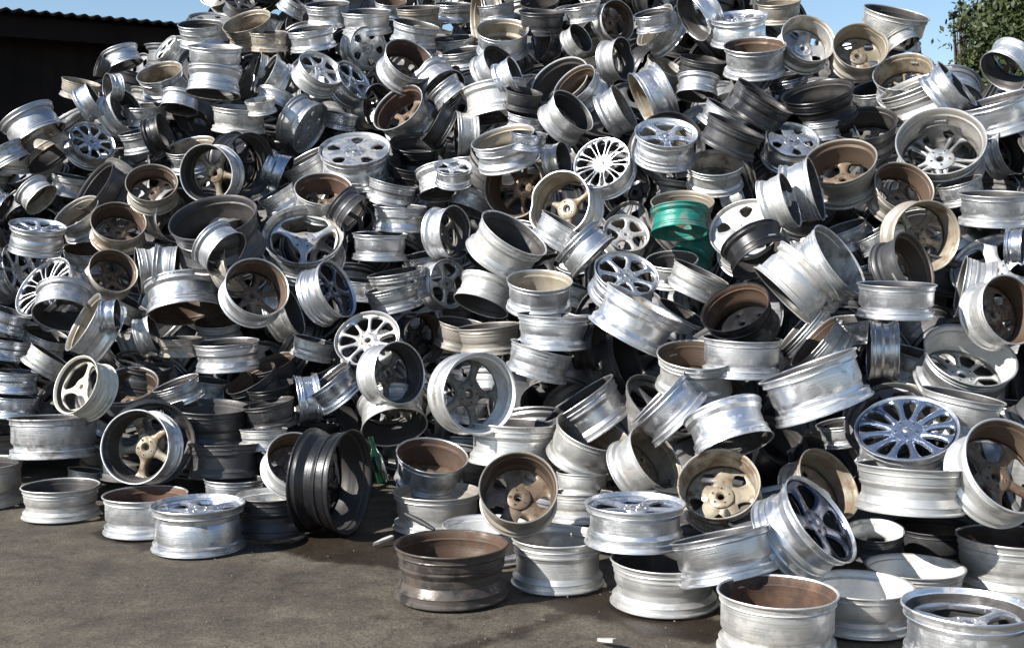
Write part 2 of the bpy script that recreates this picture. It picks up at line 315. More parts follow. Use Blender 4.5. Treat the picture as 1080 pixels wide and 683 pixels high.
ROWS = """
211 25 47 0.2 95 B s5 s k 0 | 
260 22 53 0.35 110 B s5 d t 0 | tan-lined open rim at the upper left top
227 49 57 0.1 90 B s5 b s 0 | 
225 100 57 0.2 -95 B s5 s k 0 | 
252 113 57 0.1 88 B s5 w s 0 | 
168 76 49 0.4 108 B s5 s t 0 | orange-tan ringed rim by the shed
132 70 40 0.25 -70 B s5 b k 0 | 
113 92 29 0.35 180 B s5 s k 0 | 
134 115 47 0.6 30 B s5 w k 0 | 
153 111 47 0.12 95 B s5 s k 0 | 
148 137 47 0.1 105 B s5 s k 0 | 
175 140 42 0.3 20 B s5 k k 0 | 
98 148 49 0.72 60 F s9 c t 0 | small shiny nine-spoke face
102 105 40 0.15 30 B s5 b k 0 | 
86 86 40 0.15 80 B s5 d t 0 | 
42 146 61 0.3 -60 B s5 s k 0 | 
55 166 58 0.35 -55 B s5 d k 0 | 
8 158 47 0.1 85 B s5 w k 0 | 
189 116 40 0.3 -100 B s5 s k 0 | 
203 129 45 0.6 -120 B s5 g k 0 | 
200 153 53 0.3 105 B s5 s t -1.5 | 
274 105 32 0.2 100 B s5 w s 0 | 
174 50 32 0.3 140 F s5 w k 0 | 
253 1 32 0.5 80 F s5 g k 0 | 
103 69 24 0.2 160 B s5 g k 0 | 
312 1 32 0.1 60 B s5 b k 0 | 
345 4 47 0.15 95 B s5 s k 0 | 
327 30 50 0.12 100 B s5 b k 0 | 
283 34 40 0.1 92 B s5 d k 0 | 
386 12 53 0.12 93 B s5 s k 0 | 
365 37 34 0.4 110 B s5 s k -1 | 
389 51 46 0.85 10 F star5 s k 0 | upright slotted face near the top
339 71 50 0.55 60 F s6 w k 0 | small dark-windowed six-spoke rim
374 84 47 0.5 40 F s5 c k 0 | 
287 116 42 0.35 -110 B s5 s k 0 | 
270 76 42 0.1 165 B s5 w k 0 | 
328 136 58 0.45 -30 F disc s t 0 | stained barrel leaning with its disc down
361 120 34 0.1 80 B s5 c k 0 | 
374 156 76 0.45 95 F star5 s s 0 | big pale face with five slots
399 113 49 0.65 0 B s5 w k -1 | 
419 113 62 0.55 130 B s5 s r 0 | tilted oval of rust-brown inside
433 62 57 0.62 60 B s5 s r 0 | half-rusty bowl near the top
439 25 50 0.15 80 B s5 s k 0 | 
441 8 47 0.1 93 B s5 d k 0 | 
478 4 40 0.1 90 B s5 b k 0 | 
502 18 53 0.25 180 B s5 d t 0 | 
523 3 40 0.1 100 B s5 s k 0 | 
530 31 56 0.42 90 B s5 s t 0 | tan cup-shaped rim near the top
486 53 42 0.15 100 B s5 s k 0 | 
468 98 55 0.65 -45 B s5 s k 0 | 
478 105 40 0.15 -50 B s5 s k 0 | 
531 70 55 0.5 40 B s5 s k 0 | 
526 124 71 0.2 -80 B s5 w k 0 | 
481 142 50 0.1 180 B s5 w k 0 | 
530 144 69 0.3 105 B s5 s t 1 | 
441 150 61 0.35 90 B s5 k k 0 | upper of two glossy black rims
439 169 58 0.4 90 B s5 k k 0 | 
476 169 40 0.1 100 B s5 s k 0 | 
455 127 47 0.15 150 B s5 g k 0 | 
412 1 34 0.3 90 B s5 s n 0 | 
569 1 42 0.35 95 B s5 g k 0 | 
572 12 50 0.1 88 B s5 g k 0 | 
614 5 40 0.1 100 B s5 s k 0 | 
652 22 45 0.75 20 B s5 w n 0 | brown-lined round rim at top centre
688 13 40 0.2 100 B s5 b k 0 | 
613 40 34 0.5 35 B s5 w k 0 | 
572 47 34 0.4 160 B s5 k k 0 | 
624 50 61 0.3 110 B s5 d t -1 | 
690 26 53 0.35 140 B s5 w t 0 | leaning barrel with a yellow-tan mouth
730 20 53 0.45 -150 B s5 b k 0 | 
779 17 61 0.2 92 F s8 b s 0 | speckled flat face at the top
796 47 66 0.25 90 B s5 s n 0 | flat rim full of brown dirt
590 84 66 0.6 120 B s5 w k 0 | 
605 88 53 0.5 130 B s5 s n 1 | 
658 62 46 0.5 10 B s5 w k 1 | white rim with a narrow dark mouth
703 69 45 0.3 60 B s5 w s -1 | 
677 108 66 0.2 205 B s5 b t 0 | long bright barrel at the upper centre
605 116 55 0.45 45 B s5 w k 1 | 
659 113 53 0.2 30 B s5 s t 0 | 
634 171 62 0.8 120 F mesh b k 1 | bright mesh-spoke face near top
703 139 67 0.45 85 F s5 c s 1 | polished five-spoke face lying up
754 171 61 0.45 90 B s5 w s 0 | pale clean bowl facing up
735 102 45 0.3 -95 B s5 s k 0 | 
804 100 61 0.15 55 B s5 g k 0 | 
769 116 53 0.1 60 B s5 s k 0 | 
777 132 66 0.1 65 B s5 g k 0 | 
545 79 42 0.25 25 B s5 b k 0 | 
553 96 40 0.2 80 B s5 g k 0 | 
556 121 42 0.15 80 B s5 b k 0 | 
558 140 40 0.12 85 B s5 c k 0 | 
595 169 40 0.4 10 B s5 w k 0 | 
821 1 47 0.2 92 B s5 d t 0 | 
853 40 59 0.75 60 B star5 w s 0 | pale round bowl with three dark holes
908 48 58 0.8 75 B star5 d t 0 | dusty tan round bowl near the sky
946 13 70 0.15 75 B s5 w k 0 | white barrel standing against the sky
953 50 37 0.3 -60 B s5 w k -1 | 
952 75 62 0.6 100 B s10 s t 0 | tan-lipped rim with thin spokes
965 87 79 0.15 112 B s5 w s 0 | pale tilted barrel at upper right
1010 88 62 0.12 40 B s5 b k 0 |
1057 76 53 0.6 -130 B s5 s k 0 |
1049 105 76 0.12 105 B s5 b k 0 | 
862 96 76 0.3 100 B s5 k k 0 | big black oval rim at upper right
811 105 61 0.1 60 B s5 k k 0 | 
911 129 69 0.5 95 B star5 g k -0.8 | dark steel bowl at the upper right
866 128 40 0.1 95 B s5 s k -1 | 
836 146 57 0.6 75 F star5 c s 0 | bluish face with round holes
992 148 92 0.76 90 B s5t w s 0 | big white twin-spoke rim
886 169 76 0.6 100 B s5 d n 0 | wide rim with a golden-brown inside
1069 158 53 0.5 20 B s5 s k 0 | 
44 211 40 0.45 -45 B disc w t 0 | ribbed barrel ending in a tan disc
13 173 42 0.1 -60 B s5 s k 0 | 
5 220 34 0.3 -30 B s5 c k 0 | 
0 260 50 0.3 10 B s5 g k 0 | 
40 237 58 0.25 85 F s7 c k 0 | 
76 186 42 0.1 80 B s5 w k -1 | 
99 195 61 0.3 145 B s5 g k 0 | 
80 223 53 0.4 125 B s5 s t 0 | yellow-tan oval rim at left
125 233 57 0.72 85 B s5 d n 0 | dark brown round bowl at left
160 192 54 0.72 95 B s5 d n 0 | 
217 183 62 0.88 180 B s5 s k 0 | upright rim with a gold-coloured hub
265 173 66 0.75 0 B s8 k k 0 | 
189 227 58 0.8 -10 B s5 w k -1 | 
224 228 94 0.45 105 B s5 g k 1 | large dark tilted oval rim
120 285 51 0.85 60 B s5 d n 0 | 
187 283 49 0.1 -5 B s5 s k 0 | ribbed barrel on its side
145 286 50 0.1 185 B s5 w k 0 | 
45 302 74 0.5 140 F mesh b k 0 | white mesh face leaning at far left
66 333 62 0.55 -100 B s5 s k 0 | 
87 339 69 0.2 150 B s5 s t 1 | silver barrel with a yellow-tan edge
196 331 82 0.3 -85 B s5 b n 0 | bright half-shell barrel, mouth down
239 268 55 0.5 -40 B s5 s k 0 | 
260 278 58 0.7 30 B s5 d k 0 | 
272 302 69 0.85 60 B s7 s n 1 | brown-lined spoked bowl left of centre
11 328 45 0.15 70 B s5 c k 0 | 
124 333 37 0.2 0 B s5 c k 0 | 
290 202 42 0.1 120 B s5 w k 0 | 
341 198 61 0.55 90 B s5 w r 0 | bowl with a copper-brown inner band
320 246 86 0.72 95 F s3 s s 0 | large three-spoke rim left of centre
375 227 45 0.3 -40 B s5 g k 0 | 
415 191 53 0.12 78 B s5 s k 0 | 
422 217 57 0.08 88 B s5 b k 0 | 
401 246 59 0.08 89 B s5 b k 0 | bright flat-lying barrel beside the three-spoke rim
470 204 58 0.3 -80 B s5 s k 0 | 
494 223 47 0.2 -110 B s5 s k -1 | 
481 245 57 0.6 5 B s5 s k 0 | ribbed rim with a black mouth
543 245 79 0.35 58 B s5 w k 1 | white barrel with a dark blue mouth
507 281 53 0.15 -130 B s5 s k -1 | 
474 299 53 0.75 10 F s5 s k 0 | 
418 286 63 0.1 100 B s5 s k 0 | 
412 302 58 0.1 103 B s5 s k 0 | 
356 304 65 0.5 25 F s5 c k 1 | barrel with a dark blue spoked face
310 328 53 0.3 20 B s5 w k 0 | 
507 323 61 0.3 -110 B s5 w k 0 | 
478 175 40 0.4 90 F s5 b k 0 | 
302 186 45 0.2 -20 B s5 c k -1 | 
541 196 69 0.9 170 B s8 d n 0 | brown bowl with pale spokes
589 215 73 0.85 150 B s3 w t 1 | round bowl with a bare hub
660 200 57 0.85 160 B star5 k k 0 | round black rim under the mesh face
626 272 62 0.08 -45 B s5 b s 1 | slanted blue-silver ribbed barrel
661 245 50 0.75 70 F s5 w t 0 | 
720 212 67 0.35 90 B s5 d t 0 | tan bowl on the green rim
717 246 62 0.28 -88 B s5 t t 1 | larger upper green painted rim
729 272 46 0.35 -115 B s5 t t -0.5 | 
709 273 55 0.35 92 B s5 w k 0 | 
662 287 71 0.6 72 F s7 b k 1 | bright star-spoked face at centre
680 318 90 0.08 62 B s5 b s 1 | long slanting barrel below the star face
740 286 63 0.1 65 B s5 w k 1 | 
786 240 79 0.75 110 F star5 w s 0 | white five-slot face right of the green rim
804 275 69 0.4 -60 B s5 k k 1 | black rim covering a white face
775 323 76 0.6 115 B disc k n 1 | dark rim holding a brown disc
569 295 70 0.33 88 B s5 s t 1 | dull flat rim at the centre
584 331 78 0.08 88 B s5 b k 1 | bright barrel lying flat at the centre
834 210 61 0.2 20 B s5 w k 1 | 
861 199 69 0.15 15 B s5 s k 0 | 
954 196 65 0.72 60 B s5 d n 0 | brown dished rim at right
978 249 76 0.88 0 B s5 d t 0 | round sand-coloured bowl at right
965 277 71 0.45 25 B s5 g n 1 | grey barrel leaning in the sand-coloured bowl
946 299 82 0.08 89 B s5 b k 1 | bright flat barrel under a grey one
887 273 87 0.3 35 B s5 s s 0 | large tilted barrel above the plain white one
824 312 84 0.1 225 B s5 w k 1 | plain white leaning barrel
1048 204 71 0.1 88 B s5 s k 0 | grooved flat barrel near the right edge
1011 191 47 0.15 105 B s5 s k 0 | 
919 246 42 0.1 120 B s5 s k -1 | 
1048 281 90 0.75 110 F s5w s k 0 | broad-spoked rim at the right edge
1079 260 40 0.1 0 B s5 c k 1 | 
1066 326 76 0.7 20 B star5 w n 1 | white rim with a black-brown inside at right edge
163 351 40 0.25 15 B s5 w k 0 | 
190 356 45 0.1 90 B s5 d k 0 | 
239 360 69 0.12 93 B s5 b k 0 | 
153 380 61 0.35 80 F s7 g k 0 | 
133 405 67 0.55 100 B s5 s n 0 | dark bowl with a rusty corner
54 374 47 0.1 55 B s5 w k 0 | 
79 405 65 0.6 155 F s3 e k 1 | cream face with big openings
13 358 45 0.1 80 B s5 c k 0 | 
16 391 50 0.1 85 B s5 c k 0 | 
16 418 47 0.1 85 B s5 c k 0 | 
57 439 92 0.06 89 B s5 s k 0 | large flat barrel at the left edge
111 438 37 0.4 60 B s5 s k -1 | 
142 471 79 0.88 175 B s5 s k 1 | upright rim with a bronze hub
221 428 84 0.2 88 B s5 g k 0 | shaded rim with a black open top
237 467 76 0.06 89 B s5 g k 0 | 
185 403 50 0.15 110 B s5 s k 0 | 
264 398 58 0.3 120 B s5 g n 0 | 
332 358 45 0.12 75 B s5 w k 0 | 
286 382 53 0.3 110 B s5 g n 0 | 
286 406 53 0.2 100 B s5 k k 0 | 
283 424 55 0.15 100 B s5 g k 0 | 
387 356 71 0.78 110 F s10 w k 0 | pale ten-spoke rim face
449 356 53 0.8 0 B s5 k n 0 | 
422 393 67 0.8 8 B s5 w k 1 | open white rim below the ten-spoke face
507 415 88 0.88 0 B s5 w w 1 | big white ring around dark star spokes
312 422 53 0.1 185 B s5 c k 0 | 
346 398 58 0.15 130 B s5 c k 0 | 
416 451 71 0.55 -80 B s5 w k 0 | white arched lip above the brown oval
456 479 77 0.48 82 B disc s r 0 | brown oval disc near the ground
314 484 66 0.85 60 B disc w n 0 | rust-lined rim behind the black one
278 452 50 0.08 90 B s5 w k 0 | 
370 508 111 0.42 -5 B s5 k k 1 E w.95 | large black rim standing on the ground
541 445 92 0.1 88 B s5 w k 0 | white flat barrel under the big white ring
547 513 84 0.9 90 B star5 d n 1 | round rusty-brown bowl near the ground
515 343 66 0.1 95 B s5 d k 0 | 
572 366 69 0.1 75 B s5 s k 0 | 
632 364 53 0.3 0 B s5 k k -1 | 
664 382 76 0.35 20 B s5 g k 0 | 
734 373 82 0.38 87 B s5 w n 0 | flat open rim with a coppery inside
783 356 84 0.1 88 B s5 s k 0 | 
693 419 79 0.06 136 B s5 b k 1 | steep silver barrel near the middle
610 419 87 0.12 125 B s5 b k 0 | shiny barrel tilted left of the steep one
626 454 82 0.4 70 B disc w t 1 | pale barrel with an olive-brown oval mouth
693 482 79 0.5 35 B disc w t 1 | white barrel with a half-shaded tan mouth
758 509 87 0.85 100 B star5 d t 1 | tan bowl with a rusty hub low in front
775 472 87 0.25 -70 B s10 b k 0 | glossy barrel above the tan bowl
772 427 79 0.6 30 B s5 k k -1 | 
614 498 55 0.1 88 B s5 w k 0 | 
857 360 69 0.2 140 B s5 w n 0 | rim with a thin rusty slit of a mouth
851 385 108 0.06 112 B s5 b k 1 | biggest ribbed barrel at right
916 369 63 0.08 180 B s5 b k 0 | upright pale blue barrel
949 410 42 0.3 95 B s5 d t 0 | 
1024 373 98 0.6 70 B s10 s w 0 | wide bowl with many inner spokes at right
1016 416 87 0.1 80 B s5 w k 0 | 
1077 393 63 0.2 180 B s5 g k 0 | 
956 450 107 0.64 95 F fan c k 1 | blue-chrome rim with a fan-bladed face
961 489 113 0.1 90 B s5 w k 0 | wide pale barrel under the fan-bladed face
887 445 53 0.2 100 B s5 s k 0 | 
876 477 69 0.4 50 B s5 k k 0 | 
875 509 82 0.6 35 B disc d t 0 | tan disc-like rim behind the chrome-faced one
1068 490 109 0.75 40 B s5 w n 1 | large white rim with rusty hub at the right edge
-22 487 88 0.15 90 B s5 w k 0 G w1.1 |
64 511 80 0.1 87 B s5 w k 0 G w.90 v5 | crumpled-looking pale rim on the ground at left
91 495 38 0.15 80 B s5 w k 0 | 
153 520 88 0.25 90 B s5 s r 0 G w1.0 | rusty-mouthed rim on the ground at left
209 530 98 0.24 90 F s5 c k 0 G w1.07 | chrome-faced rim on the ground at left
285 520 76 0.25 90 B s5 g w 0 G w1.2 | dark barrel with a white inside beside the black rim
247 504 64 0.15 88 B s5 s k 0 | 
461 517 94 0.25 90 B s5 w s 0 G w.92 | pale rim with a stick across it
512 552 92 0.3 90 B s5 w w 0 G w.85 | low white-lined rim behind the dark one
476 572 121 0.24 90 B disc m n 0 G w1.02 | dark brown-grey rim alone on the ground
588 564 99 0.28 88 B s5 w s 0 G w1.14 | pale rim right of the dark ground one
670 529 107 0.22 92 F s5 c k 1 Z.20 w.9 | chrome-faced rim stacked on another
701 588 115 0.2 90 B s5 w k 0 G w.92 | ribbed rim under the chrome-faced one
758 562 106 0.06 104 B s5 b k 1 | mirror-bright barrel tilted on its neighbour
820 622 127 0.25 90 B s5 w r 0 G w1.1 | front rim with an orange-rust inside
867 546 107 0.4 38 F s5w c k 1 | tilted rim with a glossy blue-black face
923 558 62 0.4 90 B s5 g w 0 | 
985 554 86 0.3 88 B s5 g k 0 G w.9 | dark-lined shallow rim at lower right
1064 564 107 0.4 95 B s5 w n 0 G w1.2 | wide brown-lined rim at lower right edge
965 596 103 0.28 89 B s5 w w 0 G w.75 | white clean-lined rim at lower right
907 615 113 0.3 90 B disc w w 0 G w.85 | white dished rim at the front
1020 637 134 0.33 88 F s3 b k 1 G w1.1 | front corner rim with a polished three-spoke face
790 207 60 0.15 20 B s5 s k -0.8 |
888 240 50 0.2 110 B s5 s k -0.8 |
828 468 80 0.5 50 B s5 k k -0.8 |
722 330 60 0.2 60 B s5 w k -0.8 |
742 62 50 0.15 80 B s5 g k -0.8 |
968 372 70 0.15 75 B s5 w k -0.8 |
842 345 70 0.1 140 B s5 s k -0.8 |
1012 302 66 0.1 170 B s5 w k -0.8 |
22 285 60 0.5 20 F s7 c k -0.8 |
1062 425 60 0.15 90 B s5 s k -0.8 |
488 340 55 0.2 80 B s5 d k -0.8 |
362 430 60 0.4 200 B s5 k k -0.8 |
378 295 50 0.1 85 B s5 s k -0.8 |
596 235 55 0.1 60 B s5 s k -0.8 |
478 40 45 0.15 95 B s5 s k -0.8 |
832 80 50 0.2 100 B s5 c k -0.8 |
318 168 55 0.15 120 B s5 w k -0.8 |
894 336 55 0.15 95 B s5 s k -0.8 |
922 92 50 0.3 100 B s5 s k -0.8 |
50 352 48 0.3 70 B s5 s k -0.8 |
606 300 45 0.1 70 B s5 s k -0.8 |
612 518 70 0.1 90 B s5 w k -0.8 |
92 262 50 0.3 90 B s5 s n -0.8 |
280 78 46 0.2 150 B s5 w k -0.8 |
230 338 50 0.3 95 B s5 s n -0.8 |
218 400 50 0.15 80 B s5 s k -0.8 |
134 316 44 0.2 60 B s5 w k -0.8 |
448 268 50 0.15 100 B s5 b k -0.8 |
494 418 50 0.2 80 B s5 s k -0.8 |
"""
rims = []
for i, l in enumerate(ROWS.strip().splitlines()):
    a, _, lab = l.partition('|'); f = a.split()
    px, py, d, q, th = [float(v) for v in f[:5]]
    rims.append(dict(i=i, px=px, py=py, d=d, q=q, th=th, side=f[5], st=f[6], col=f[7], inn=f[8], L=float(f[9]), land=lab.strip(), g=('G' in f[10:] or any(t[0] in 'ZE' for t in f[10:])), tags=f[10:]))
rnd = random.Random(11)
for w in rims:
    w['var'] = rnd.choice([0, 1, 2, 3, 4, 0, 1, 2, 3, 4, 5, 6, 7]); w['wr'] = rnd.uniform(.92, 1.10); w['spin'] = rnd.uniform(0, 6.28)
    base = None
    if w['g'] or w['d'] > 84: w['var'] %= 5
    for t in w['tags']:
        if t[0] == 'w': w['wr'] = float(t[1:])
        if t[0] == 'v': w['var'] = int(t[1:])
        if t == 'G': base = 0.0
        if t[0] == 'Z': base = float(t[1:])
    dz = (w['py'] - HZ) / FPX
    if base is not None:                     # lies flat on the ground or on its neighbour
        w['D'] = (CAMZ - base) / (dz + .45 * w['wr'] * w['d'] / FPX)
    elif 'E' in w['tags']:                   # stands on its edge on the ground
        w['D'] = CAMZ / (dz + .5 * w['d'] / FPX)
    else:
        D = depth(w['px'], w['py']) - 0.16 * w['L']
        s = w['d'] * D / FPX
        s2 = min(max(s, .345), .49)
        w['D'] = D + max(-.45, min(.45, s2 * FPX / w['d'] - D))
    w['D0'] = w['D']
def frame(w):
    """axis (towards the viewer) of the near opening"""
    c = ray(w['px'], w['py'], w['D'])
    v = (Vector((0, 0, CAMZ)) - c).normalized()
    right = v.cross(Vector((0, 0, 1))).normalized() * -1; up = v.cross(right).normalized()
    if up.z < 0: up = -up
    if right.x < 0: right = -right
    t = R(w['th']); q = w['q']
    n = v * q + (right * math.cos(t) + up * math.sin(t)) * math.sqrt(1 - q * q)
    if w['g'] : n = Vector((0, 0, 1)) if w['th'] > 80 and w['th'] < 100 else n
    return c, n.normalized()
def body(w):
    c, n = frame(w); s = w['d'] * w['D'] / FPX
    return c, n, s, c - n * (.225 * w['wr'] * s)
# spread the rims in depth until they rest against, not inside, each other
N = len(rims)
def ell(w, n=24):
    t = R(w['th']); o = []
    for rr in (0.2, .6, .9):
        for k in range(n // 2):
            u = math.cos(k * 2 * math.pi / (n / 2)) * rr * w['d'] / 2; v = math.sin(k * 2 * math.pi / (n / 2)) * rr * w['d'] / 2 * w['q']
            o.append((w['px'] - math.sin(t) * u + math.cos(t) * v, w['py'] - math.cos(t) * u - math.sin(t) * v))
    return np.array(o)
def inside(w, P):
    t = R(w['th']); res = np.zeros(len(P), bool); k = math.sqrt(1 - w['q'] ** 2) * .45 * w['d'] * w['wr']
    for f in (0, .35, .7, 1):
        x = P[:, 0] - (w['px'] - math.cos(t) * k * f); y = -(P[:, 1] - (w['py'] + math.sin(t) * k * f))
        u = -math.sin(t) * x + math.cos(t) * y; v = math.cos(t) * x + math.sin(t) * y
        res |= (u / (w['d'] * .5)) ** 2 + (v / (w['d'] * .5 * max(w['q'], .12))) ** 2 < 1
    # side wall between the two flanges
    x = P[:, 0] - w['px']; y = -(P[:, 1] - w['py']); u = -math.sin(t) * x + math.cos(t) * y; v = math.cos(t) * x + math.sin(t) * y
    res |= (abs(u) < w['d'] * .43) & (v < 0) & (v > -k)
    return res
def bodypts(w):
    P = ell(w); t = R(w['th']); k = math.sqrt(1 - w['q'] ** 2) * .45 * w['d'] * w['wr']
    return np.vstack([P, P + np.array([-math.cos(t) * k * .5, math.sin(t) * k * .5])])
BP = [bodypts(w) for w in rims]
order = {}
for i in range(N):
    for j in range(i + 1, N):
        a, b = rims[i], rims[j]
        if math.hypot(a['px'] - b['px'], a['py'] - b['py']) > .95 * (a['d'] + b['d']): continue
        fa, fb = inside(b, BP[i]).mean(), inside(a, BP[j]).mean()
        if max(fa, fb) < .04: continue
        v = (fa - fb) + .45 * (a['L'] - b['L']) + .0025 * (a['py'] - b['py'])
        order[(i, j)] = (1 if v > 0 else -1, max(fa, fb))       # 1: i lies in front of j
for it in range(90):
    B = [body(w) for w in rims]; push = [0.0] * N
    for (i, j), (sg, ov) in order.items():
        u = B[j][3] - B[i][3]; L = max(u.length, 1e-4); u = u / L
        ext = 0
        for k in (i, j):
            c = abs(u.dot(B[k][1])); sn = math.sqrt(max(0, 1 - c * c)); s = B[k][2]
            ext += min(.225 * s / max(c, .01), .5 * s / max(sn, .01))
        need = min(.30, .06 + .55 * ov)                         # the covering rim must be this much nearer
        gap = sg * (B[j][3].y - B[i][3].y)
        amt = 0
        if gap < need: amt = .20 * (need - gap)
        elif ext * .86 > L: amt = .10 * (ext * .86 - L)
        push[i] -= sg * amt; push[j] += sg * amt
    for i, w in enumerate(rims):
        if w['g']: continue
        w['D'] += max(-.05, min(.05, push[i])) + (w['D0'] - w['D']) * .05
        w['D'] = max(w['D0'] - .55, min(w['D0'] + .55, w['D']))
# nothing sinks into the ground
for w in rims:
    for _ in range(30):
        c, n, s, b = body(w)
        zr = c.z - s * .5 * math.sqrt(max(0, 1 - n.z ** 2)); b2 = c - n * (.45 * w['wr'] * s)
        zb = b2.z - s * .5 * math.sqrt(max(0, 1 - n.z ** 2))
        if min(zr, zb) < -.003 and not w['g']: w['D'] -= .03
        else: break

# labels ------------------------------------------------------------------
CW = dict(m='bronze-grey', s='silver', b='bright silver', w='pale', g='dark grey', k='black', t='green', c='blue-tinted', d='dusty tan', e='cream')
IW = dict(r='rusty', n='brown', t='tan', k='dark', s='worn grey', w='white')
SW = dict(s3='three-spoke', s5='five-spoke', s5w='broad-spoked', s6='six-spoke', s7='seven-spoke', s8='eight-spoke', s9='nine-spoke', s10='ten-spoke', star5='slotted', mesh='mesh', fan='fan-bladed', disc='plain')
SW['s5t'] = 'twin-spoke'
def describe(w):
    t = w['th'] % 360; q = w['q']; c = CW[w['col']]
    if w['side'] == 'F': return '%s rim with a %s face showing' % (c, SW[w['st']])
    dirn = 'up' if 60 <= t <= 120 else 'down' if 235 <= t <= 305 else 'right' if (t < 60 or t > 305) else 'left'
    if q < .22:
        return c + (' barrel lying flat' if 80 <= t <= 100 else ' barrel, mouth down' if dirn == 'down' else ' barrel on its side' if (t < 25 or t > 335 or 155 < t < 205) else ' barrel tilted ' + ('left' if 100 < t < 180 or 180 < t < 270 else 'right'))
    if q > .68: return '%s rim, %s inside facing us' % (c, IW[w['inn']])
    return '%s rim, %s mouth turned %s' % (c, IW[w['inn']], dirn)
lands = [w for w in rims if w['land']]
def rel(w, l):
    dx, dy = w['px'] - l['px'], w['py'] - l['py']; D = math.hypot(dx, dy); a = math.degrees(math.atan2(-dy, dx)) % 360
    names = ['right of', 'up right of', 'above', 'up left of', 'left of', 'down left of', 'below', 'down right of']
    r = names[int((a + 22.5) // 45) % 8]
    ph = l['land'].split(' at ')[0] if len(l['land'].split()) > 7 and ' at ' in l['land'] else l['land']
    return ('just ' if D < 48 and ' ' not in r[:-3] else '') + r + ' the ' + ph
used = set()
for w in rims:
    if w['land']:
        w['label'] = w['land']; used.add(w['label'])
for w in rims:
    if w['land']: continue
    near = sorted(lands, key=lambda l: math.hypot(l['px'] - w['px'], l['py'] - w['py']))
    for l in near[:6]:
        s = describe(w) + ', ' + rel(w, l)
        if s not in used and len(s.split()) <= 16: break
    w['label'] = s; used.add(s)

lead, nt_, b_ = mat('lead_weight'); b_.inputs['Base Color'].default_value = (.42, .42, .41, 1); b_.inputs['Metallic'].default_value = .6; b_.inputs['Roughness'].default_value = .5
V, F = [], []
for k in range(4):                           # a row of stick-on weights following the curve of the barrel
    for a in (k * .075, k * .075 + .066):
        for rr_ in (.862, .905):
            for z in (-.60, -.54): V.append((rr_ * math.cos(a), rr_ * math.sin(a), z))
    o_ = k * 8; F += [(o_ + a, o_ + b, o_ + c, o_ + d) for a, b, c, d in ((0, 1, 5, 4), (2, 6, 7, 3), (0, 4, 6, 2), (1, 3, 7, 5), (0, 2, 3, 1), (4, 5, 7, 6))]
WEIGHT = mesh_obj('balance_weight', V, F, [lead], 'MESH')
rubm, nt_, b_ = mat('valve_rubber'); b_.inputs['Base Color'].default_value = (.02, .02, .02, 1); b_.inputs['Roughness'].default_value = .6
V, F = lathe([(0, 0), (.026, 0), (.028, .03), (.014, .05), (.012, .11), (.016, .112), (.016, .15), (0, .15)], 10, close=False)
VALVE = mesh_obj('valve_stem', [(.87 - z * .8, x, y - .20 + z * .55) for x, y, z in V], F, [rubm], 'MESH', None, 50)
HEAP = 'scrap wheel rims piled in the yard'
CAPS = 0
def build(w):
    c, n, s, b = body(w)
    rr = s / 2
    n2 = n
    if w['side'] == 'F': zax = n2; org = c
    else: zax = -n2; org = c - n2 * (.9 * w['wr'] * rr)
    q = zax.to_track_quat('Z', 'Y') @ Matrix.Rotation(w['spin'], 4, 'Z').to_quaternion()
    root = empty('wheel_rim', org); root.rotation_euler = q.to_euler(); root.scale = (rr, rr, rr * w['wr'])
    props(root, w['label'], 'wheel rim', HEAP)
    oc = OUT['b' if w['col'] == 'c' and w['side'] == 'F' else w['col']]; ic = INN['t2'] if w['col'] == 't' else INN[w['inn']]
    add_mesh('barrel', BAR[w['var']], root, [oc, ic])
    hub, sp, whole, cap = FM[w['st']]
    if w['side'] == 'F':
        fc = {'c': OUT['c']}.get(w['col'], oc)
        if w['st'] == 'fan': fc = OUT['f']
        if w['i'] in DARKFACE: fc = OUT['h']
    elif 'dark star spokes' in w['land']: fc = FACE_IN['k']
    elif 'gold-coloured' in w['land'] or 'bronze hub' in w['land']: fc = FACE_IN['t']
    else:
        fc = oc if w['col'] in 'tk' else FACE_IN[w['inn']]
    if w['q'] < .19:
        add_mesh('wheel_face', whole, root, [fc, hole_m])
    else:
        f = add_mesh('wheel_face', hub, root, [fc, hole_m])
        for m in sp: add_mesh('spoke', m, f, [fc])
        if w['side'] == 'F' and w['i'] % 3: add_mesh('centre_cap', cap, f, [cap_m])
    if w['q'] > .3:
        if w['side'] == 'B' and w['i'] % 2 == 0: add_mesh('balance_weight', WEIGHT, root, [lead])
        if w['i'] % 3 != 1: add_mesh('valve_stem', VALVE, root, [rubm])
    w['root'] = root
    return root
DARKFACE = {w['i'] for w in rims if 'dark blue spoked face' in w['land'] or 'blue-black' in w['land']}
for w in rims: build(w)

# ---------------------------------------------------------------- the uncounted rims underneath: one object
def low_rim(st):
    pr = [(1, 0), (1, -.04), (.935, -.07), (.93, -.17), (.83, -.24), (.83, -.38), (.885, -.45), (.89, -.72), (.935, -.76), (.935, -.85), (1, -.87), (1, -.9), (.96, -.88), (.90, -.74), (.86, -.45), (.80, -.38), (.80, -.25), (.90, -.16), (.91, -.07), (.97, 0)]
    V, F = lathe(pr, 30); ix = [1 if k >= 11 and k < 18 else 0 for i in range(30) for k in range(20)]
    for k in range(5):
        v, f = spoke_geo(st, k, 5, 3); o = len(V); V += v; F += [tuple(i + o for i in q) for q in f]; ix += [2] * len(f)
    v, f = lathe([(.05, -.1), (.30, -.1), (.31, -.25), (.05, -.25)], 14); o = len(V); V += v; F += [tuple(i + o for i in q) for q in f]; ix += [2] * len(f)
    return np.array(V), F, ix
LOW = [low_rim('s5'), low_rim('star5')]
GRIMY = metal('grimy_alloy', (0.36, 0.36, 0.36), 0.42, (0.07, 0.06, 0.05), 0.5, .85)
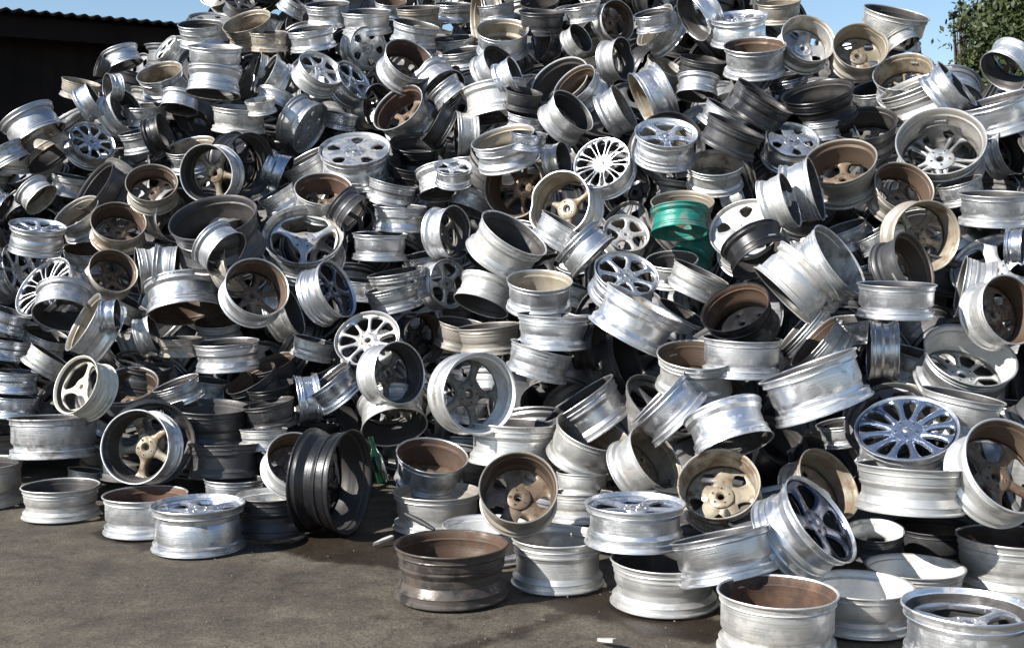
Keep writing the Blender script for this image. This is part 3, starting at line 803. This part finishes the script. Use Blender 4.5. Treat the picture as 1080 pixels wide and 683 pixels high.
rg = random.Random(5); AV = []; AF = []; AI = []; AS = []
def fill(px, py, D, k=0):
    s = rg.uniform(.19, .225)
    for w in rims:
        if math.hypot(w['px'] - px, w['py'] - py) < .5 * w['d'] + 22: D = max(D, w['D'] + .23 + .14 * math.sqrt(1 - w['q'] ** 2) + .10 * rg.random() + k)
    c = ray(px, py, D)
    if c.z < .12: return
    ax = Vector((rg.gauss(0, 1), rg.gauss(0, 1) - .4, rg.gauss(0, 1.1) + .5)).normalized()
    if c.z < .3: ax = Vector((rg.gauss(0, .15), rg.gauss(0, .15), 1)).normalized(); c.z = max(c.z, .2)
    M = np.array(ax.to_track_quat('Z', 'Y').to_matrix())
    LV, LF, LI = rg.choice(LOW)
    V = (LV * s) @ M.T + np.array(tuple(c)) + np.array(tuple(ax)) * s * .45
    if V[:, 2].min() < 0: V[:, 2] -= V[:, 2].min()
    o = sum(len(a) for a in AV); AV.append(V)
    pick = rg.choice([0, 0, 0, 0, 2, 4])
    AF.extend(tuple(i + o for i in f) for f in LF); AI.extend(pick if i == 0 else 1 if i == 1 else (pick if pick else 0) for i in LI)
for layer, (dd, step) in enumerate([(.24, 46), (.5, 56), (.85, 66)]):
    y = -40.0
    while y < 640:
        x = -330.0
        sc = lerp(y, [0, 600], [.8, 1.35])
        while x < 1400:
            X = x + rg.uniform(-18, 18); Y = y + rg.uniform(-15, 15)
            if Y > skyline(X) + 30 + 6 * layer and Y < y_base(X) - 60: fill(X, Y, depth(X, Y) + dd + rg.uniform(-.08, .08), .25 * layer)
            x += step * sc
        y += step * .8 * sc
o = mesh_obj('rims_deep_in_heap', np.vstack(AV).tolist(), AF, [GRIMY, INN['k'], OUT['s'], OUT['w'], OUT['g'], OUT['g'], OUT['d']], None, AI, 35)
props(o, 'jumbled silver and grey wheel rims deep inside the heap', 'wheel rims', None, 'stuff')

# ---------------------------------------------------------------- ground
def gpt(px, py, z=0.0):
    return ray(px, py, (CAMZ - z) / (math.cos(PITCH) * ((py - CY) / FPX) + math.sin(PITCH)))
STAINS = [[(280, 572), (330, 560), (400, 560), (470, 578), (440, 600), (370, 594), (320, 588)],
          [(560, 632), (640, 618), (690, 640), (752, 640), (775, 660), (745, 676), (680, 668), (625, 650), (590, 640)],
          [(455, 683), (520, 668), (590, 645), (620, 636), (628, 640), (600, 650), (540, 672), (480, 692)],
          [(90, 560), (150, 580), (165, 572), (115, 553)], [(395, 650), (480, 652), (550, 640), (560, 620), (520, 650)]]
def wetness(P):
    W = np.zeros(len(P))
    for k, pix in enumerate(STAINS):
        q = np.array([tuple(gpt(x, y))[:2] for x, y in pix])
        ins = np.zeros(len(P), bool); dist = np.full(len(P), 9.0)
        for i in range(len(q)):
            a, b = q[i], q[(i + 1) % len(q)]
            cond = ((a[1] > P[:, 1]) != (b[1] > P[:, 1]))
            xs = (b[0] - a[0]) * (P[:, 1] - a[1]) / (b[1] - a[1] + 1e-9) + a[0]
            ins ^= cond & (P[:, 0] < xs)
            t = np.clip(((P - a) @ (b - a)) / ((b - a) @ (b - a)), 0, 1); d = np.linalg.norm(P - (a + t[:, None] * (b - a)), axis=1); dist = np.minimum(dist, d)
        sd = np.where(ins, dist, -dist)
        nz = np.array([noise.noise((p[0] * 11, p[1] * 11, k)) * .05 + noise.noise((p[0] * 32, p[1] * 32, k)) * .025 if s_ > -.2 else 0 for p, s_ in zip(P, sd)])
        W = np.maximum(W, np.clip((sd + nz) / .035 + .5, 0, 1) * [1, 1, .8, .9, .6][k])
    return W
def ground():
    xs = np.unique(np.concatenate([np.linspace(-900, -20, 12), np.linspace(-20, -3.4, 30), np.linspace(-3.4, 3.0, 260), np.linspace(3, 20, 30), np.linspace(20, 900, 12)]))
    ys = np.unique(np.concatenate([np.linspace(-300, -2, 8), np.linspace(-2, 3.6, 20), np.linspace(3.6, 6.8, 130), np.linspace(6.8, 30, 40), np.linspace(30, 1800, 14)]))
    V = []; F = []
    for y in ys:
        for x in xs:
            z = 0.012 * noise.noise((x * .45, y * .45, 0)) if abs(x) < 20 and y < 30 else 0
            V.append((float(x), float(y), z - .006))
    w = len(xs)
    for i in range(len(ys) - 1):
        for j in range(w - 1): a = i * w + j; F.append((a, a + 1, a + w + 1, a + w))
    m, nt, b = mat('worn_tarmac'); L = nt.links.new
    tc = nd(nt, 'ShaderNodeTexCoord')
    def nz(s, det, ro=.6):
        n = nd(nt, 'ShaderNodeTexNoise'); n.inputs['Scale'].default_value = s; n.inputs['Detail'].default_value = det; n.inputs['Roughness'].default_value = ro
        L(tc.outputs['Object'], n.inputs['Vector']); return n
    big, mid, fine = nz(.9, 6), nz(7, 5), nz(95, 4, .75)
    cr = nd(nt, 'ShaderNodeValToRGB'); L(big.outputs[0], cr.inputs[0])
    e = cr.color_ramp.elements; e[0].position = .33; e[0].color = (.066, .057, .045, 1); e[1].position = .66; e[1].color = (.132, .115, .090, 1)
    cf = nd(nt, 'ShaderNodeValToRGB'); L(fine.outputs[0], cf.inputs[0])
    e = cf.color_ramp.elements; e[0].position = .33; e[0].color = (.42, .41, .40, 1); e[1].position = .70; e[1].color = (1.5, 1.47, 1.42, 1)
    cm = nd(nt, 'ShaderNodeValToRGB'); L(mid.outputs[0], cm.inputs[0])
    e = cm.color_ramp.elements; e[0].position = .35; e[0].color = (.7, .7, .7, 1); e[1].position = .65; e[1].color = (1.15, 1.13, 1.1, 1)
    m1 = nd(nt, 'ShaderNodeMix', data_type='RGBA', blend_type='MULTIPLY'); m1.inputs[0].default_value = 1; L(cr.outputs[0], m1.inputs[6]); L(cf.outputs[0], m1.inputs[7])
    m2 = nd(nt, 'ShaderNodeMix', data_type='RGBA', blend_type='MULTIPLY'); m2.inputs[0].default_value = 1; L(m1.outputs[2], m2.inputs[6]); L(cm.outputs[0], m2.inputs[7])
    at = nd(nt, 'ShaderNodeAttribute', attribute_name='oil_stain')
    # hairline cracks and pale scuffs
    wv = nd(nt, 'ShaderNodeVectorMath', operation='MULTIPLY_ADD'); L(mid.outputs[1], wv.inputs[0]); wv.inputs[1].default_value = (.25, .25, .25); L(tc.outputs['Object'], wv.inputs[2])
    vo = nd(nt, 'ShaderNodeTexVoronoi', feature='DISTANCE_TO_EDGE'); vo.inputs['Scale'].default_value = .9; L(wv.outputs[0], vo.inputs['Vector'])
    ck = nd(nt, 'ShaderNodeMapRange'); ck.inputs[1].default_value = .002; ck.inputs[2].default_value = .009; ck.inputs[3].default_value = .45; ck.inputs[4].default_value = 1; L(vo.outputs[0], ck.inputs[0])
    m4 = nd(nt, 'ShaderNodeMix', data_type='RGBA', blend_type='MULTIPLY'); m4.inputs[0].default_value = .45; L(m2.outputs[2], m4.inputs[6]); L(ck.outputs[0], m4.inputs[7])
    mpp = nd(nt, 'ShaderNodeMapping'); mpp.inputs['Scale'].default_value = (1.0, 1.8, 1); mpp.inputs['Rotation'].default_value = (0, 0, .45); L(tc.outputs['Object'], mpp.inputs[0])
    sn = nd(nt, 'ShaderNodeTexNoise'); sn.inputs['Scale'].default_value = 2.2; sn.inputs['Detail'].default_value = 8; L(mpp.outputs[0], sn.inputs['Vector'])
    sr = nd(nt, 'ShaderNodeMapRange'); sr.inputs[1].default_value = .40; sr.inputs[2].default_value = .66; sr.inputs[3].default_value = .86; sr.inputs[4].default_value = 1.14; L(sn.outputs[0], sr.inputs[0])
    m5 = nd(nt, 'ShaderNodeMix', data_type='RGBA', blend_type='MULTIPLY'); m5.inputs[0].default_value = 1; L(m4.outputs[2], m5.inputs[6]); L(sr.outputs[0], m5.inputs[7]); m2 = m5
    m3 = nd(nt, 'ShaderNodeMix', data_type='RGBA', blend_type='MULTIPLY'); L(at.outputs['Fac'], m3.inputs[0]); L(m2.outputs[2], m3.inputs[6]); m3.inputs[7].default_value = (.30, .25, .21, 1)
    mr = nd(nt, 'ShaderNodeMapRange'); mr.inputs[3].default_value = .85; mr.inputs[4].default_value = .5; L(at.outputs['Fac'], mr.inputs[0]); L(mr.outputs[0], b.inputs['Roughness'])
    L(m3.outputs[2], b.inputs['Base Color']); b.inputs['Specular IOR Level'].default_value = .3
    bp = nd(nt, 'ShaderNodeBump'); bp.inputs['Strength'].default_value = .5; bp.inputs['Distance'].default_value = .01; L(fine.outputs[0], bp.inputs['Height']); L(bp.outputs[0], b.inputs['Normal'])
    g_ = mesh_obj('ground', V, F, m); props(g_, kind='structure')
    P = np.array(V)[:, :2]; sel = (abs(P[:, 0]) < 4) & (P[:, 1] > 3) & (P[:, 1] < 7.5)
    W = np.zeros(len(P)); W[sel] = wetness(P[sel])
    g_.data.attributes.new('oil_stain', 'FLOAT', 'POINT').data.foreach_set('value', W.astype(np.float32))
ground()
# ---------------------------------------------------------------- small scraps on the ground
def tube(pts, rads, n=8):
    V = []; F = []
    P = [Vector(p) for p in pts]
    for i, p in enumerate(P):
        t = (P[min(i + 1, len(P) - 1)] - P[max(i - 1, 0)]).normalized()
        a = t.cross(Vector((0, 0, 1))); a = a.normalized() if a.length > .01 else Vector((1, 0, 0)); b = t.cross(a)
        V += [tuple(p + (a * math.cos(6.2832 * k / n) + b * math.sin(6.2832 * k / n)) * rads[i]) for k in range(n)]
    for i in range(len(P) - 1):
        for k in range(n): l = (k + 1) % n; F.append((i * n + k, i * n + l, (i + 1) * n + l, (i + 1) * n + k))
    F.append(tuple(range(n - 1, -1, -1))); F.append(tuple(range((len(P) - 1) * n, len(P) * n)))
    return V, F
rub, nt, b = mat('black_rubber'); b.inputs['Base Color'].default_value = (.02, .02, .02, 1); b.inputs['Roughness'].default_value = .6
p0, p1, p2 = ray(427, 541, 4.93), ray(442, 549, 4.9), ray(458, 558, 4.86)
V, F = tube([p0, (p0 + p1) / 2, p1, (p1 + p2) / 2, p2], [.006, .011, .012, .011, .007])
props(mesh_obj('rubber_strip', V, F, rub, None, None, 60), 'short black rubber strip poking over the dark brown-grey rim', 'rubber strip')
shm, nt, b = mat('white_plastic'); b.inputs['Base Color'].default_value = (.40, .385, .35, 1); b.inputs['Roughness'].default_value = .5
def shard(px0, py0, px1, py1, wd, label):
    a, b_ = gpt(px0, py0), gpt(px1, py1); d = (b_ - a); L = d.length; d.normalize(); s = Vector((-d.y, d.x, 0))
    V = []
    outline = [(0, 0), (.25, .5), (.6, 1), (1, .8), (1, -.7), (.7, -.9), (.3, -.6)]
    for z in (.008, .02):
        for t, u in outline:
            p = a + d * (t * L) + s * (u * wd); V.append((p.x, p.y, z + .02 * t))
    n = len(outline); F = [tuple(range(n - 1, -1, -1)), tuple(range(n, 2 * n))] + [(i, (i + 1) % n, n + (i + 1) % n, n + i) for i in range(n)]
    props(mesh_obj('plastic_shard', V, F, shm), label, 'plastic shard')
shard(393, 577, 414, 573, .015, 'white pointed plastic shard on the wet tarmac left of the dark rim')
shard(630, 678, 648, 685, .013, 'white sliver of plastic on the tarmac at the bottom edge')
# pebbles
stone, nt, b = mat('pebble_grey'); b.inputs['Base Color'].default_value = (.14, .125, .11, 1); b.inputs['Roughness'].default_value = .9
V = []; F = []
for k in range(260):
    p = gpt(rg.uniform(0, 900), rg.uniform(575, 683)); s = rg.uniform(.0015, .005)
    o = len(V); V += [(p.x + s * rg.uniform(.6, 1.4) * a, p.y + s * rg.uniform(.6, 1.4) * b_, .004 + s * c_) for a, b_, c_ in ((1, 0, 0), (-1, 0, 0), (0, 1, 0), (0, -1, 0), (0, 0, .9), (0, 0, -1))]
    F += [tuple(o + i for i in f) for f in ((0, 2, 4), (2, 1, 4), (1, 3, 4), (3, 0, 4), (2, 0, 5), (1, 2, 5), (3, 1, 5), (0, 3, 5))]
props(mesh_obj('gravel', V, F, stone), 'loose grit scattered over the tarmac', 'gravel', None, 'stuff')
# green glass bottle wedged between rims
gg, nt, b = mat('green_glass'); b.inputs['Base Color'].default_value = (.004, .05, .02, 1); b.inputs['Roughness'].default_value = .12; b.inputs['Transmission Weight'].default_value = .6
bp_ = [(0, 0), (.032, .0), (.036, .01), (.036, .15), (.03, .18), (.014, .215), (.013, .265), (.016, .268), (.016, .28), (0, .28)]
V, F = lathe(bp_, 20, close=False)
o = mesh_obj('glass_bottle', V, F, gg, None, None, 40)
c = ray(404, 498, depth(405, 480) - .05) - Vector((0, 0, .05)); o.location = c
o.scale = (.85, .85, .85); o.rotation_euler = Vector((-.28, .1, 1)).to_track_quat('Z', 'Y').to_euler()
props(o, 'green glass bottle wedged between the black rim and a brown oval', 'bottle')

# ---------------------------------------------------------------- shed at the back left
shed = empty('storage_shed', (-5.6, 16.5, 0)); shed.rotation_euler = (0, 0, R(30))
props(shed, 'long dark shed with a corrugated roof behind the heap', 'shed')
def shedmat(name, c, r=.7):
    m, nt, b = mat(name); n = nd(nt, 'ShaderNodeTexNoise'); n.inputs['Scale'].default_value = 1.4; n.inputs['Detail'].default_value = 6
    tc = nd(nt, 'ShaderNodeTexCoord'); nt.links.new(tc.outputs['Object'], n.inputs['Vector'])
    cr = nd(nt, 'ShaderNodeValToRGB'); nt.links.new(n.outputs[0], cr.inputs[0])
    cr.color_ramp.elements[0].position = .35; cr.color_ramp.elements[0].color = (*[v * .6 for v in c], 1)
    cr.color_ramp.elements[1].position = .7; cr.color_ramp.elements[1].color = (*[v * 1.4 for v in c], 1)
    nt.links.new(cr.outputs[0], b.inputs['Base Color']); b.inputs['Roughness'].default_value = r; b.inputs['Specular IOR Level'].default_value = .15
    return m
dk = shedmat('dark_brown_cladding', (.012, .008, .007)); rf = shedmat('corrugated_roof_sheet', (.02, .014, .012))
SH = 4.10
def corr(x0, x1, pitch, amp, fn, name, m):
    n = int((x1 - x0) / pitch * 8); V = []; F = []
    for i in range(n + 1):
        x = x0 + (x1 - x0) * i / n; a = amp * math.sin(x / pitch * 2 * math.pi)
        V += fn(x, a)
    k = len(fn(0, 0))
    for i in range(n):
        for j in range(k - 1): q = i * k + j; F.append((q, q + k, q + k + 1, q + 1))
    o = mesh_obj(name, V, F, m, shed, None, 60); return o
corr(-14, 9, .15, .017, lambda x, a: [(x, -1.2, SH + a - .03), (x, -1.2, SH + a), (x, 7, SH + .9 + a)], 'roof', rf)
corr(-14, 9, .25, .02, lambda x, a: [(x, 2.2 + a, 0), (x, 2.2 + a, SH + .25)], 'back_wall', dk)
for x in (-14, -10, -6, -2, 2, 6, 9):
    V, F = box(x - .1, x + .1, -.9, -.7, 0, SH - .12); mesh_obj('post', V, F, dk, shed)
V, F = box(-14, 9, -1.0, -.85, SH - .30, SH - .045); mesh_obj('beam', V, F, dk, shed)
for x in (-14.05, 9.05):
    V, F = box(x - .04, x + .04, -.8, 6.8, 0, SH - .1); mesh_obj('end_wall', V, F, dk, shed)
# roller front hanging below the beam: the shed front is closed with dark sheeting
corr(-13.9, 8.9, .25, .018, lambda x, a: [(x, -.6 + a, 0), (x, -.6 + a, SH - .06)], 'front_cladding', dk)

# ---------------------------------------------------------------- tree at the back right
def leafmat(name, c):
    m, nt, b = mat(name); oi = nd(nt, 'ShaderNodeTexNoise'); oi.inputs['Scale'].default_value = 2.3; oi.inputs['Detail'].default_value = 5
    tc = nd(nt, 'ShaderNodeTexCoord'); nt.links.new(tc.outputs['Object'], oi.inputs['Vector'])
    cr = nd(nt, 'ShaderNodeValToRGB'); nt.links.new(oi.outputs[0], cr.inputs[0])
    cr.color_ramp.elements[0].position = .35; cr.color_ramp.elements[0].color = (*[v * .6 for v in c], 1)
    cr.color_ramp.elements[1].position = .68; cr.color_ramp.elements[1].color = (c[0] * 2.0, c[1] * 1.5, c[2], 1)
    nt.links.new(cr.outputs[0], b.inputs['Base Color']); b.inputs['Roughness'].default_value = .6
    return m
lf = leafmat('dark_green_leaves', (.028, .047, .014)); bark = shedmat('bark', (.08, .06, .045))
def tree(x, y, h, rad, seed, label, nclump=70, nleaf=70, leaf=.09, group=None):
    r = random.Random(seed); root = empty('leafy_tree', (x, y, 0)); props(root, label, 'tree', group)
    V, F = tube([(0, 0, 0), (.05, 0, h * .3), (-.05, .05, h * .6), (0, 0, h * .9)], [.2, .15, .1, .03], 10)
    mesh_obj('trunk', V, F, bark, root, None, 60)
    LV_, LF_ = [], []
    cl = []
    for i in range(nclump):
        d = Vector((r.gauss(0, 1), r.gauss(0, 1), r.gauss(0, 1))).normalized() * rad * (r.random() ** .45)
        c = Vector((0, 0, h - rad)) + Vector((d.x, d.y, d.z * 1.15)); cl.append(c)
    for i in range(14):
        c = cl[i]; s = Vector((0, 0, h * r.uniform(.35, .6)))
        V, F = tube([s, s.lerp(c, .5) + Vector((0, 0, -.1)), c], [.06, .035, .012], 6); mesh_obj('branch', V, F, bark, root, None, 60)
    for c in cl:
        cr_ = rad * r.uniform(.16, .3)
        for k in range(nleaf):
            p = c + Vector((r.gauss(0, 1), r.gauss(0, 1), r.gauss(0, .8))) * cr_ * .6
            a = Vector((r.gauss(0, 1), r.gauss(0, 1), r.gauss(0, 1))).normalized(); b_ = a.cross(Vector((r.gauss(0, 1), r.gauss(0, 1), 1))).normalized()
            s = leaf * r.uniform(.6, 1.3); o = len(LV_)
            LV_.extend([tuple(p - a * s), tuple(p + b_ * s * .45), tuple(p + a * s), tuple(p - b_ * s * .45)]); LF_.append((o, o + 1, o + 2, o + 3))
    mesh_obj('crown', LV_, LF_, lf, root)
tp = ray(1078, 20, 24)
tree(tp.x + 1.0, tp.y, 6.7, 1.8, 3, 'dark green leafy tree behind the heap at far right', 260, 380, .075)
tp = ray(1030, 60, 27)
tree(tp.x + .5, tp.y, 5.15, .95, 9, 'smaller green tree just left of the tall one', 120, 260, .07)
tp = ray(1019, 5, 30)
tree(tp.x, tp.y, 7.1, .42, 12, 'thin sprig of a treetop against the sky', 16, 60, .05)
